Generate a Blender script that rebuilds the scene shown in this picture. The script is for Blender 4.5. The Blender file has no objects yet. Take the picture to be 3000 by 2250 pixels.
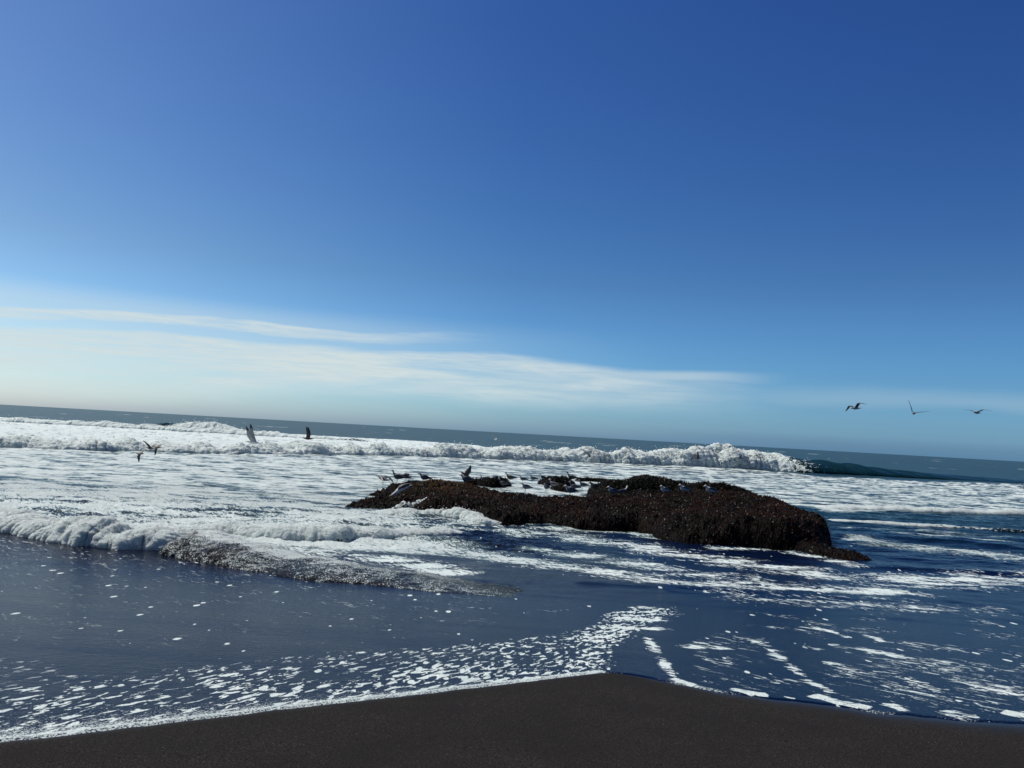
import bpy, math, random
import numpy as np
from mathutils import Matrix, Vector
R = math.radians
scene = bpy.context.scene
COL = scene.collection
rng = np.random.RandomState(7)
random.seed(7)

# ------------------------------------------------------------------ camera
CAM_H = 2.6
F = 2310.0                      # focal length in pixels of a 3000 px wide picture
PITCH, ROLL = R(3.54), R(3.2)
cam = bpy.data.cameras.new('camera'); camo = bpy.data.objects.new('camera', cam); COL.objects.link(camo)
cam.sensor_width = 36; cam.lens = 36*F/3000; cam.clip_start = .05; cam.clip_end = 30000
RC = Matrix.Rotation(math.pi/2+PITCH, 4, 'X') @ Matrix.Rotation(ROLL, 4, 'Z')
camo.matrix_world = Matrix.Translation((0, 0, CAM_H)) @ RC
scene.camera = camo
scene.render.resolution_x = 1024; scene.render.resolution_y = 768

# ------------------------------------------------------------------ light
SUN_AZ, SUN_EL = R(-66), R(55)          # azimuth from +Y, positive to the right
scene.view_settings.view_transform = 'Standard'; scene.view_settings.look = 'None'
scene.view_settings.gamma = 1; scene.view_settings.exposure = .15
sd = Vector((math.sin(SUN_AZ)*math.cos(SUN_EL), math.cos(SUN_AZ)*math.cos(SUN_EL), math.sin(SUN_EL)))
sl = bpy.data.lights.new('sun', 'SUN'); sl.energy = 4.9; sl.angle = R(.53); sl.color = (1, .97, .88)
slo = bpy.data.objects.new('sun', sl); COL.objects.link(slo); slo.rotation_euler = sd.to_track_quat('Z', 'Y').to_euler()
slo.location = (-20, 10, 30)

class NT:
    """small helper for node trees"""
    def __init__(s, nt): s.nt = nt; s.N = nt.nodes; s.L = nt.links
    def n(s, t, **k):
        x = s.N.new(t)
        for a, b in k.items(): setattr(x, a, b)
        return x
    def set(s, sock, v):
        if v is None: return
        if hasattr(v, 'is_linked') or isinstance(v, bpy.types.NodeSocket): s.L.new(v, sock)
        else: sock.default_value = v
    def m(s, op, a, b=None, c=None, clamp=False):
        x = s.n('ShaderNodeMath', operation=op); x.use_clamp = clamp
        for i, v in enumerate((a, b, c)): s.set(x.inputs[i], v)
        return x.outputs[0]
    def vm(s, op, a, b=None, sc=None):
        x = s.n('ShaderNodeVectorMath', operation=op)
        s.set(x.inputs[0], a); s.set(x.inputs[1], b)
        if sc is not None: s.set(x.inputs[3], sc)
        return x.outputs[0]
    def comb(s, a, b, c=0.0):
        x = s.n('ShaderNodeCombineXYZ'); s.set(x.inputs[0], a); s.set(x.inputs[1], b); s.set(x.inputs[2], c); return x.outputs[0]
    def sep(s, v):
        x = s.n('ShaderNodeSeparateXYZ'); s.set(x.inputs[0], v); return x.outputs
    def mr(s, v, a, b, c=0.0, d=1.0, smooth=False):
        x = s.n('ShaderNodeMapRange'); x.clamp = True
        if smooth: x.interpolation_type = 'SMOOTHSTEP'
        for i, k in enumerate((v, a, b, c, d)): s.set(x.inputs[i], k)
        return x.outputs[0]
    def noise(s, v, scale, detail=3.0, rough=.5, dist=0.0):
        x = s.n('ShaderNodeTexNoise'); s.set(x.inputs['Vector'], v); s.set(x.inputs['Scale'], scale)
        s.set(x.inputs['Detail'], detail); s.set(x.inputs['Roughness'], rough); s.set(x.inputs['Distortion'], dist)
        return x.outputs[0]
    def mix(s, f, a, b):
        x = s.n('ShaderNodeMix', data_type='RGBA'); s.set(x.inputs[0], f); s.set(x.inputs[6], a); s.set(x.inputs[7], b); return x.outputs[2]
    def mixf(s, f, a, b):
        x = s.n('ShaderNodeMix', data_type='FLOAT'); s.set(x.inputs[0], f); s.set(x.inputs[2], a); s.set(x.inputs[3], b); return x.outputs[0]

# ------------------------------------------------------------------ sky
w = bpy.data.worlds.new('World'); scene.world = w; w.use_nodes = True
T = NT(w.node_tree); T.N.clear()
out = T.n('ShaderNodeOutputWorld'); bg = T.n('ShaderNodeBackground'); T.L.new(bg.outputs[0], out.inputs[0])
sky = T.n('ShaderNodeTexSky', sky_type='NISHITA'); sky.sun_disc = False
sky.sun_elevation = SUN_EL; sky.sun_rotation = SUN_AZ
sky.altitude = 0; sky.air_density = 1.0; sky.dust_density = .6; sky.ozone_density = 3.0
tc = T.n('ShaderNodeTexCoord')
dx, dy, dz = T.sep(tc.outputs['Generated'])
el = T.m('MULTIPLY', T.m('ARCSINE', dz), 57.2958)
az = T.m('MULTIPLY', T.m('ARCTAN2', dx, dy), 57.2958)
# the deep, contrasty blue of a phone picture
SK = .09
scx = T.n('ShaderNodeSeparateColor'); T.L.new(sky.outputs[0], scx.inputs[0])
def chan(i, k, e, b0, lf):
    v = T.m('POWER', T.m('MINIMUM', T.m('MULTIPLY', scx.outputs[i], SK), 2.0), e)
    return T.m('MULTIPLY', T.m('MULTIPLY', v, k/SK), T.m('MULTIPLY', T.mr(el, 0, 11, b0, 1), T.mr(az, -38, 0, lf, 1)))
cc = T.n('ShaderNodeCombineColor')
for i, (k, e, b0, b1) in enumerate(((.94, 1.74, .93, 1.6), (1.03, 1.58, 1.25, 1.22), (.91, 1.15, 1.62, 1.10))): T.L.new(chan(i, k, e, b0, b1), cc.inputs[i])
low = T.m('MULTIPLY', T.mr(el, 1, 13, .40, 0, True), T.mr(az, -8, 30, 0, 1, True))
base = T.mix(low, cc.outputs[0], (.86, 2.5, 4.5, 1))
# thin cloud bands low over the sea
cv = T.comb(T.m('MULTIPLY', az, .045), T.m('MULTIPLY', el, .42), 0.3)
warp = T.m('MULTIPLY', T.m('SUBTRACT', T.noise(T.comb(T.m('MULTIPLY', az, .06), T.m('MULTIPLY', el, .15), 4.0), 1.0, 3), .5), 2.2)
elw = T.m('ADD', T.m('ADD', el, warp), T.mr(az, -34, -6, 1.35, .05))
n1 = T.noise(cv, 1.6, 6, .55, .4); n2 = T.noise(T.comb(T.m('MULTIPLY', az, .16), T.m('MULTIPLY', el, 2.2), 1.3), 1.4, 7, .62, .8)
streak = T.m('MULTIPLY', T.mr(elw, 5.9, 6.7, 0, 1, True), T.mr(elw, 7.0, 7.45, 1, 0, True))
streak = T.m('MULTIPLY', T.m('MULTIPLY', streak, T.mr(az, -16, 2, 1, 0, True)), T.mr(n2, .3, .62, .55, 1))
tip = T.m('MULTIPLY', T.m('MULTIPLY', T.mr(elw, 3.9, 4.6, 0, 1, True), T.mr(elw, 4.8, 5.3, .5, 0, True)), T.m('MULTIPLY', T.mr(az, 5, 9, 0, 1, True), T.mr(az, 12, 20, 1, 0, True)))
topedge = T.mr(az, -2, 19, 6.05, 4.4)
bandtop = T.mr(T.m('SUBTRACT', T.m('ADD', elw, T.m('MULTIPLY', T.m('SUBTRACT', n1, .5), 1.2)), topedge), -.55, .1, 1, 0, True)
bandbot = T.mr(elw, 1.3, 3.6, 0, 1, True)
band = T.m('MULTIPLY', T.m('MULTIPLY', bandtop, bandbot), T.mr(az, 3, 21, 1, 0, True))
band = T.m('MULTIPLY', T.m('MULTIPLY', band, T.mr(n1, .30, .62, .45, 1.0, True)), T.mr(n2, .32, .6, .72, 1.0, True))
veil = T.m('MULTIPLY', T.m('MULTIPLY', T.mr(el, 6.6, 8.2, .35, 0, True), T.mr(az, -25, 12, 1, 0, True)), T.mr(el, .2, 4, .0, 1, True))
faint = T.m('MULTIPLY', T.m('MULTIPLY', T.mr(elw, 2.6, 3.4, 0, 1, True), T.mr(elw, 3.5, 4.6, .16, 0, True)), T.mr(az, 8, 24, 0, 1, True))
cl = T.m('MAXIMUM', T.m('MAXIMUM', T.m('MULTIPLY', streak, .92), T.m('MULTIPLY', band, 1.0)), T.m('MAXIMUM', T.m('MAXIMUM', veil, tip), faint), clamp=True)
CLOUD = (6.4, 7.3, 7.4, 1)
skyc = T.mix(cl, base, CLOUD)
# low blue bank over the far sea on the right
bank = T.m('MULTIPLY', T.mr(T.m('ADD', el, T.m('MULTIPLY', n1, .5)), .75, 1.35, .30, 0, True), T.mr(az, 6, 24, 0, 1, True))
skyc = T.mix(bank, skyc, (.9, 1.9, 3.2, 1))
T.L.new(skyc, bg.inputs[0]); bg.inputs[1].default_value = SK

# ------------------------------------------------------------------ numpy noise
_p = np.arange(256); rng.shuffle(_p); _p = np.concatenate([_p, _p, _p])
_g2 = np.stack([np.cos(np.arange(256)*2*np.pi/256), np.sin(np.arange(256)*2*np.pi/256)], 1)
_g3 = rng.normal(size=(256, 3)); _g3 /= np.linalg.norm(_g3, axis=1)[:, None]
def per2(x, y):
    xi = np.floor(x).astype(int); yi = np.floor(y).astype(int); xf = x-xi; yf = y-yi
    u = xf*xf*xf*(xf*(xf*6-15)+10); v = yf*yf*yf*(yf*(yf*6-15)+10)
    def g(a, b):
        h = _p[_p[(xi+a) & 255]+((yi+b) & 255)]
        return _g2[h, 0]*(xf-a)+_g2[h, 1]*(yf-b)
    return ((g(0,0)*(1-u)+g(1,0)*u)*(1-v)+(g(0,1)*(1-u)+g(1,1)*u)*v)*1.5
def per3(x, y, z):
    xi = np.floor(x).astype(int); yi = np.floor(y).astype(int); zi = np.floor(z).astype(int)
    xf = x-xi; yf = y-yi; zf = z-zi
    f = lambda t: t*t*t*(t*(t*6-15)+10)
    u, v, q = f(xf), f(yf), f(zf)
    def g(a, b, c):
        h = _p[_p[_p[(xi+a) & 255]+((yi+b) & 255)]+((zi+c) & 255)]
        return _g3[h, 0]*(xf-a)+_g3[h, 1]*(yf-b)+_g3[h, 2]*(zf-c)
    L = lambda a, b, t: a*(1-t)+b*t
    return L(L(L(g(0,0,0), g(1,0,0), u), L(g(0,1,0), g(1,1,0), u), v), L(L(g(0,0,1), g(1,0,1), u), L(g(0,1,1), g(1,1,1), u), v), q)*1.5
def fbm2(x, y, o=4, r=.5):
    s = 0; a = 1; t = 0
    for i in range(o):
        s = s+a*per2(x*2**i+17.3*i, y*2**i-9.1*i); t += a; a *= r
    return s/t
def billow3(x, y, z, o=3, r=.5):
    s = 0; a = 1; t = 0
    for i in range(o):
        s = s+a*(1-2.2*np.abs(per3(x*2**i+5.3*i, y*2**i, z*2**i))); t += a; a *= r
    return s/t
def sst(x, a, b): t = np.clip((x-a)/(b-a), 0, 1); return t*t*(3-2*t)

# ------------------------------------------------------------------ the lie of the beach and the water
_sy = [-4000, -200, -50, 0, 4, 6.5, 9, 12, 15, 20, 30, 60, 150, 9000]
_sz = [6, 5.5, 2.6, 1.12, .93, .72, .50, .30, .12, -.2, -.8, -1.5, -3, -30]
def sand0(y): return np.interp(y, _sy, _sz)
_wy = np.linspace(-10, 200, 2101)
_wz = np.interp(_wy, [-10, 9, 10.5, 12, 15, 20, 30, 45, 60, 200], [9, .508, .40, .335, .26, .2, .12, .05, 0, 0])
_wz = np.where(_wy < 9, sand0(_wy)+.008, _wz)
_k = np.ones(9)/9; _wz2 = np.convolve(_wz, _k, 'same'); _wz = np.where((_wy > 8) & (_wy < 190), _wz2, _wz)
def wat0(y): return np.interp(y, _wy, _wz)
Rn = np.array(RC.to_3x3())
def ray(px, py):
    v = Rn @ np.array([(px-1500)/F, -(py-1125)/F, -1.0]); return v
def at(px, py, z=None):
    """the point of the water (or of the level z) seen at that spot of the photograph"""
    v = ray(px, py)
    if z is not None: t = (CAM_H-z)/-v[2]; return np.array([v[0]*t, v[1]*t, z])
    zz = .3
    for i in range(40):
        t = min((CAM_H-zz)/max(-v[2], 1e-4), 20000); zn = float(wat0(v[1]*t)); zz = .5*zz+.5*zn
    return np.array([v[0]*t, v[1]*t, zz])
def far(px, py, y):
    v = ray(px, py); t = y/v[1]; return np.array([v[0]*t, y, CAM_H+v[2]*t])
def path(pts): return np.array([at(*p)[:2] for p in pts])
def resample(P, n):
    d = np.r_[0, np.cumsum(np.linalg.norm(np.diff(P, axis=0), axis=1))]
    t = np.linspace(0, d[-1], n); return np.stack([np.interp(t, d, P[:, k]) for k in range(P.shape[1])], 1)
def smoothpath(P, n=200, k=9):
    Q = resample(P, n); pad = np.pad(Q, ((k, k), (0, 0)), mode='reflect', reflect_type='odd')
    ker = np.hanning(2*k+3)[1:-1]; ker /= ker.sum()
    return np.stack([np.convolve(pad[:, j], ker, 'valid') for j in range(Q.shape[1])], 1)
def polydist(x, y, P, maxd=None):
    """distance to an open path, position 0..1 along it, signed side (left of travel +)"""
    if maxd is not None:
        a, b = P.min(0)-maxd, P.max(0)+maxd; k = (x > a[0]) & (x < b[0]) & (y > a[1]) & (y < b[1])
        o1 = np.full(x.shape, 1e3); o2 = np.zeros(x.shape); o3 = np.ones(x.shape); o1[k], o2[k], o3[k] = polydist(x[k], y[k], P); return o1, o2, o3
    best = np.full(x.shape, 1e9); par = np.zeros(x.shape); sg = np.ones(x.shape)
    L = np.r_[0, np.cumsum(np.linalg.norm(np.diff(P, axis=0), axis=1))]
    for i in range(len(P)-1):
        a, b = P[i], P[i+1]; e = b-a; l2 = max(e@e, 1e-9)
        t = np.clip(((x-a[0])*e[0]+(y-a[1])*e[1])/l2, 0, 1)
        d = np.hypot(x-a[0]-t*e[0], y-a[1]-t*e[1]); k = d < best
        best = np.where(k, d, best); par = np.where(k, (L[i]+t*np.sqrt(l2))/L[-1], par)
        sg = np.where(k, np.sign(e[0]*(y-a[1])-e[1]*(x-a[0])), sg)
    return best, par, sg
def inpoly(x, y, P):
    c = np.zeros(x.shape, bool); n = len(P)
    for i in range(n):
        a, b = P[i], P[(i+1) % n]
        k = ((a[1] > y) != (b[1] > y)) & (x < (b[0]-a[0])*(y-a[1])/(b[1]-a[1]+1e-12)+a[0]); c ^= k
    return c
def soft(x, y, P, wd):
    """1 inside the outline, fading to 0 over wd metres outside it"""
    P = np.vstack([P, P[:1]]); d, _, _ = polydist(x, y, P, wd*1.2); ins = inpoly(x, y, P[:-1])
    return np.where(ins, .5+.5*np.clip(d/wd, 0, 1), .5-.5*np.clip(d/wd, 0, 1))

# ------------------------------------------------------------------ mesh helpers
def mesh_np(name, V, Fc, mats, parent=None, smooth=True, attr=None, mi=None, link=True):
    me = bpy.data.meshes.new(name); V = np.asarray(V, np.float32); Fc = np.asarray(Fc, np.int32)
    me.vertices.add(len(V)); me.vertices.foreach_set('co', V.ravel())
    k = Fc.shape[1]; me.loops.add(Fc.size); me.loops.foreach_set('vertex_index', Fc.ravel())
    me.polygons.add(len(Fc)); me.polygons.foreach_set('loop_start', np.arange(0, Fc.size, k, dtype=np.int32))
    me.polygons.foreach_set('loop_total', np.full(len(Fc), k, np.int32))
    me.polygons.foreach_set('use_smooth', np.full(len(Fc), smooth))
    if mi is not None: me.polygons.foreach_set('material_index', np.asarray(mi, np.int32))
    if attr is not None:
        a = me.color_attributes.new('ctl', 'FLOAT_COLOR', 'POINT'); a.data.foreach_set('color', np.asarray(attr, np.float32).ravel())
    for m in (mats if isinstance(mats, list) else [mats]): me.materials.append(m)
    me.update(); me.validate()
    o = bpy.data.objects.new(name, me)
    if link: COL.objects.link(o)
    if parent: o.parent = parent
    return o
def gridfaces(nr, nc):
    i = np.arange(nr-1)[:, None]*nc+np.arange(nc-1)[None]; i = i.ravel()
    return np.stack([i, i+1, i+nc+1, i+nc], 1)
def tag(o, label=None, cat=None, group=None, kind=None):
    if label: o['label'] = label
    if cat: o['category'] = cat
    if group: o['group'] = group
    if kind: o['kind'] = kind
    return o

# ------------------------------------------------------------------ materials
def newmat(name):
    m = bpy.data.materials.new(name); m.use_nodes = True; t = NT(m.node_tree); t.N.clear()
    o = t.n('ShaderNodeOutputMaterial'); return m, t, o
def bsdf(t, **k):
    b = t.n('ShaderNodeBsdfPrincipled')
    for a, v in k.items(): t.set(b.inputs[a.replace('_', ' ')], v)
    return b
def bump(t, h, strength, dist, nrm=None):
    b = t.n('ShaderNodeBump'); t.set(b.inputs['Height'], h); t.set(b.inputs['Strength'], strength); t.set(b.inputs['Distance'], dist)
    if nrm is not None: t.L.new(nrm, b.inputs['Normal'])
    return b.outputs[0]

# water: ctl = (foam cover, silt, near-left flow, distance class); rim = grainy foam along the edge
def watermat(name, froth=None):
    m, t, o = newmat(name)
    geo = t.n('ShaderNodeNewGeometry'); P = geo.outputs['Position']; px_, py_, pz_ = t.sep(P)
    at_ = t.n('ShaderNodeAttribute', attribute_name='ctl'); cr = t.n('ShaderNodeSeparateColor'); t.L.new(at_.outputs['Color'], cr.inputs[0])
    D, SILT, LFT = cr.outputs[0], cr.outputs[1], cr.outputs[2]; FARW = at_.outputs['Alpha']
    if froth is None:
        def flow(c, s, stretch):
            u = t.m('ADD', t.m('MULTIPLY', px_, c), t.m('MULTIPLY', py_, s)); v = t.m('SUBTRACT', t.m('MULTIPLY', py_, c), t.m('MULTIPLY', px_, s))
            return t.comb(t.m('MULTIPLY', u, 1/stretch), v, t.m('MULTIPLY', pz_, .3))
        nl = t.noise(flow(.42, .91, 2.3), 19.0, 3, .5, .6); nr = t.noise(flow(.70, -.71, 3.2), 16.0, 4, .6, 1.1)
        nn = t.mr(t.m('ADD', t.mixf(LFT, nr, nl), t.m('MULTIPLY', t.m('SUBTRACT', t.noise(P, 48.0, 3, .7), .5), .24)), .28, .70)
        ff = t.comb(t.m('MULTIPLY', px_, .30), py_, t.m('MULTIPLY', pz_, 1.5))
        nf = t.mr(t.m('ADD', t.m('MULTIPLY', t.noise(ff, 1.1, 6, .7, .5), .5), t.m('MULTIPLY', t.noise(ff, 4.5, 6, .8, .3), .5)), .34, .66)
        n_ = t.mixf(FARW, nn, nf); wd = t.mr(FARW, 0, .5, .05, .27)
    else:
        n_ = t.noise(t.comb(t.m('MULTIPLY', px_, .6), py_, pz_), froth, 5, .7, .3); n2_ = t.noise(P, froth*4.5, 2, .6); n_ = t.mr(t.mixf(t.m('MULTIPLY', SILT, .62), n_, n2_), .30, .70); wd = .07  # finer grain in silty water paints white flecks as sun sparkle
    th = t.m('SUBTRACT', 1.0, D)
    FO = t.mr(n_, t.m('SUBTRACT', th, wd), t.m('ADD', th, wd), 0, 1, True)
    FO = t.m('MULTIPLY', FO, t.mr(D, .12, .22, 0, 1) if froth is None else t.mr(D, 0, .04, 0, 1))
    if froth is None:
        # single bubbles rafts adrift
        vo = t.n('ShaderNodeTexVoronoi'); vo.inputs['Scale'].default_value = 8.5; t.L.new(t.comb(px_, t.m('MULTIPLY', py_, .42), 0.0), vo.inputs['Vector'])
        vs = t.n('ShaderNodeSeparateColor'); t.L.new(vo.outputs['Color'], vs.inputs[0])
        rad = t.m('MULTIPLY', t.m('MULTIPLY', vs.outputs[0], vs.outputs[0]), .27)
        sp = t.m('LESS_THAN', t.m('ADD', vo.outputs['Distance'], t.m('MULTIPLY', t.m('SUBTRACT', t.noise(P, 30.0, 2), .5), .2)), rad)
        sp = t.m('MULTIPLY', sp, t.m('LESS_THAN', vs.outputs[1], t.m('MULTIPLY', D, 2.6)))
        rim = t.n('ShaderNodeAttribute', attribute_name='rim').outputs['Fac']
        rn = t.mr(t.noise(P, 75.0, 3, .8), .3, .7); r1 = t.m('SUBTRACT', 1.0, rim)
        RI = t.m('MULTIPLY', t.mr(rn, t.m('SUBTRACT', r1, .15), t.m('ADD', r1, .15), 0, 1, True), t.mr(rim, .02, .12, 0, .92))
        FO = t.m('MAXIMUM', t.m('MAXIMUM', FO, t.m('MULTIPLY', sp, t.mr(FARW, 0, .4, 1, 0))), RI)
    rip_far = t.noise(t.comb(t.m('MULTIPLY', px_, .35), py_, 0.0), 1.3, 5, .65, .3)
    rip_near = t.noise(t.comb(t.m('MULTIPLY', px_, .7), py_, t.m('MULTIPLY', pz_, 1.0)), 16.0, 4, .6)
    rip_fine = t.noise(P, 55.0, 3, .6)
    nb = bump(t, rip_near, t.mixf(SILT, .60, 1.0), t.mixf(SILT, .008, .035 if froth is None else .07)); nb = bump(t, rip_fine, t.mixf(SILT, .65, .7), t.mixf(SILT, .003, .008), nb)
    nb = bump(t, rip_far, t.m('MULTIPLY', FARW, .9), .22, nb)
    wcol = t.mix(FARW, (.001, .004, .018, 1), (.003, .016, .020, 1)); wcol = t.mix(SILT, wcol, (.011, .010, .008, 1))
    if froth is None: wcol = t.mix(t.m('MULTIPLY', t.m('MULTIPLY', t.mr(FARW, 0, .08), .8), t.mr(D, .12, .6)), wcol, (.11, .17, .165, 1))
    wb = bsdf(t, Base_Color=wcol, Roughness=t.m('ADD', t.mixf(FARW, .18, .17), t.m('MULTIPLY', SILT, -.11)), IOR=t.m('ADD', t.mixf(FARW, 1.115, 1.13), t.m('MULTIPLY', SILT, .08)), Normal=nb)
    # open sea: many small facets lean towards the viewer, so it mirrors less and shows its own dark blue-green
    dif = t.n('ShaderNodeBsdfDiffuse'); dif.inputs[0].default_value = (.007, .031, .043, 1); glo = t.n('ShaderNodeBsdfGlossy'); glo.inputs[0].default_value = (.94, 1, 1, 1); glo.inputs[1].default_value = .20
    nfar = bump(t, t.noise(t.comb(t.m('MULTIPLY', px_, .25), py_, 0.0), .35, 7, .7), 1.0, 1.3); t.L.new(nfar, dif.inputs[2]); t.L.new(nfar, glo.inputs[3])
    m1 = t.n('ShaderNodeMixShader'); m1.inputs[0].default_value = .23; t.L.new(dif.outputs[0], m1.inputs[1]); t.L.new(glo.outputs[0], m1.inputs[2])
    m2 = t.n('ShaderNodeMixShader'); t.set(m2.inputs[0], t.mr(py_, 45, 85) if froth is None else 0.0); t.L.new(wb.outputs[0], m2.inputs[1]); t.L.new(m1.outputs[0], m2.inputs[2])
    fa = t.noise(P, 30.0, 5, .7); fb = t.noise(t.comb(t.m('MULTIPLY', px_, .45 if froth is None else 1.0), py_, pz_), 2.6, 7, .7)
    fn = bump(t, t.mixf(FARW, fa, fb), .95, t.mixf(FARW, .035, .42 if froth is None else .55))
    fcol = t.mix(t.mr(t.noise(P, 2.2, 5, .65), .35, .65), (.62, .70, .67, 1), (.78, .84, .80, 1))
    fcol = t.mix(t.m('MULTIPLY', t.m('SUBTRACT', 1.0, FARW), t.mr(t.noise(P, 60.0, 3, .7), .3, .6, .3, 0)), fcol, (.40, .46, .45, 1))
    fd = bsdf(t, Base_Color=fcol, Roughness=.6, IOR=1.33, Normal=fn)
    if froth is not None:
        fd.inputs['Subsurface Weight'].default_value = .7; fd.inputs['Subsurface Radius'].default_value = (1, 1, 1); t.set(fd.inputs['Subsurface Scale'], t.mixf(FARW, .07, .28))
    tr = t.n('ShaderNodeBsdfTranslucent'); t.L.new(fcol, tr.inputs[0]); t.L.new(fn, tr.inputs[1])
    mf = t.n('ShaderNodeMixShader'); mf.inputs[0].default_value = .10 if froth is None else .22; t.L.new(fd.outputs[0], mf.inputs[1]); t.L.new(tr.outputs[0], mf.inputs[2])
    ms = t.n('ShaderNodeMixShader'); t.L.new(FO, ms.inputs[0]); t.L.new(m2.outputs[0], ms.inputs[1]); t.L.new(mf.outputs[0], ms.inputs[2])
    t.L.new(ms.outputs[0], o.inputs[0]); return m
WATER = watermat('sea water with foam'); FROTH_N = watermat('frothing water close by', 12.0); FROTH_F = watermat('frothing water far out', 2.6)

# black sand: ctl.r = wetness
SAND, t, o = newmat('black sand')
geo = t.n('ShaderNodeNewGeometry'); P = geo.outputs['Position']
at_ = t.n('ShaderNodeAttribute', attribute_name='ctl'); cr = t.n('ShaderNodeSeparateColor'); t.L.new(at_.outputs['Color'], cr.inputs[0]); WET = cr.outputs[0]
g1 = t.noise(P, 95.0, 4, .85); g2 = t.noise(P, 45.0, 3, .6); g3 = t.noise(P, 2.0, 4, .5)
c = t.mix(t.mr(g1, .35, .7), (.0025, .0022, .002, 1), (.038, .034, .031, 1))
c = t.mix(t.mr(g1, .64, .70), c, (.22, .20, .18, 1))  # sparse pale grains paint glints into the sand colour
c = t.mix(t.m('MULTIPLY', t.mr(g3, .35, .65), .5), c, (.012, .011, .011, 1))
c = t.mix(t.m('MULTIPLY', WET, .75), c, (.010, .010, .012, 1))
nb = bump(t, g1, t.mixf(WET, .5, .05), .004); nb = bump(t, g2, t.mixf(WET, .35, .03), .006, nb)
b = bsdf(t, Base_Color=c, Roughness=t.mixf(WET, .8, .15), IOR=t.mixf(WET, 1.08, 1.28), Normal=nb)
t.L.new(b.outputs[0], o.inputs[0])

# rock and its growth
def rockmat(name, dark, mid, rust):
    m, t, o = newmat(name); geo = t.n('ShaderNodeNewGeometry'); P = geo.outputs['Position']
    a = t.mr(t.noise(P, 1.1, 5, .6), .42, .62); b = t.mr(t.noise(P, 24.0, 3, .6), .35, .7)
    c = t.mix(a, mid, rust); c = t.mix(b, dark, c)
    nb = bump(t, t.noise(P, 40.0, 4, .7), .8, .02)
    s = bsdf(t, Base_Color=c, Roughness=.6, Normal=nb); s.inputs['Specular IOR Level'].default_value = .05; t.L.new(s.outputs[0], o.inputs[0]); return m
ROCK = rockmat('wet dark rock', (.001, .001, .001, 1), (.003, .002, .0015, 1), (.008, .003, .002, 1))
def growthmat(name, cols, rough):
    m, t, o = newmat(name); at_ = t.n('ShaderNodeAttribute', attribute_name='ctl'); cr = t.n('ShaderNodeSeparateColor'); t.L.new(at_.outputs['Color'], cr.inputs[0])
    c = t.mix(cr.outputs[0], cols[0], cols[1]); c = t.mix(cr.outputs[1], c, cols[2]); c = t.mix(cr.outputs[2], c, cols[3])
    s = bsdf(t, Base_Color=c, Roughness=rough); s.inputs['Specular IOR Level'].default_value = .05; t.L.new(s.outputs[0], o.inputs[0]); return m
MUSSEL = growthmat('mussels and short weed', [(.0012, .0011, .0012, 1), (.030, .0075, .0035, 1), (.13, .062, .012, 1), (.30, .28, .23, 1)], .6)  # last colour paints small highlights on scattered shells
KELP = growthmat('dark kelp', [(.003, .0035, .004, 1), (.008, .008, .005, 1), (.02, .015, .007, 1), (.16, .16, .14, 1)], .4)
def plain(name, col, rough=.6):
    m, t, o = newmat(name); geo = t.n('ShaderNodeNewGeometry')
    tcn = t.n('ShaderNodeTexCoord')
    n = t.mr(t.noise(tcn.outputs['Object'], 45.0, 3, .6), .3, .7)
    d = tuple(c*.72 for c in col[:3])+(1,)
    s = bsdf(t, Base_Color=t.mix(n, d, col), Roughness=rough); t.L.new(s.outputs[0], o.inputs[0]); return m
F_LIGHT = plain('bright white feathers', (.75, .75, .74, 1)); F_WHITE_SHADED = plain('white feathers', (.42, .43, .46, 1)); F_GREY = plain('slate grey feathers', (.07, .075, .10, 1))  # the plain white is darkened and blued to paint backlit shade on plumage
F_PALE = plain('pale grey hood feathers', (.13, .14, .17, 1)); F_BLACK = plain('black feathers', (.018, .018, .020, 1), .5)
F_DARK = plain('charcoal feathers', (.018, .019, .026, 1), .5); F_BROWN = plain('mottled brown feathers', (.038, .030, .024, 1))
F_UNDER = plain('grey underwing feathers', (.34, .34, .33, 1)); M_BILL = plain('yellow bill', (.45, .27, .04, 1), .35)
M_DBILL = plain('dark bill', (.02, .02, .02, 1), .35); M_LEG = plain('dull leg skin', (.16, .13, .09, 1), .5)

# ------------------------------------------------------------------ traced lines of the shore and the water
SHORE = smoothpath(path([(-900, 2330), (-400, 2225), (0, 2165), (300, 2132), (600, 2098), (900, 2062), (1200, 2030), (1500, 1996), (1765, 1964),
        (1860, 1974), (2000, 2002), (2150, 2030), (2300, 2046), (2450, 2064), (2620, 2088), (2800, 2104), (3000, 2116), (3600, 2160), (4400, 2230)]), 260, 3)
CUSP = at(1765, 1964)[:2]
_u = np.linspace(0, 1, len(SHORE)); SHORE[:, 1] += .045*fbm2(_u*30, _u*0+2, 3)*np.clip(np.abs(SHORE[:, 0]-CUSP[0])/1.0, 0, 1)+np.where(SHORE[:, 0] > CUSP[0]+.4, .06*fbm2(_u*55, _u*0+8, 3), 0)

# ------------------------------------------------------------------ sea surface
def colsamples():
    a = np.linspace(-38, 38, 1150); l = -38-np.linspace(1, 0, 26)[:-1]**1.5*72; r = 38+np.linspace(0, 1, 26)[1:]**1.5*72
    return np.radians(np.r_[l, a, r])
AZ = colsamples()
inv = np.r_[np.linspace(1/3.6, 1/16, 470), np.linspace(1/16, 1/60, 330)[1:], np.linspace(1/60, 1/400, 90)[1:], np.geomspace(1/400, 1/12000, 30)[1:]]
DI = 1/inv
A, DD = np.meshgrid(AZ, DI); X = np.sin(A)*DD; Y = np.cos(A)*DD
nk = (Y < 13) & (np.abs(X) < 30); dS = np.full(X.shape, 20.); uS = np.zeros(X.shape); sS = np.where(Y > 5, 1., -1.)
dS[nk], uS[nk], sS[nk] = polydist(X[nk], Y[nk], SHORE); SDs = dS*sS           # + to seaward
near = Y < 40
Yc = np.maximum(Y, 0.5)
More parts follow.
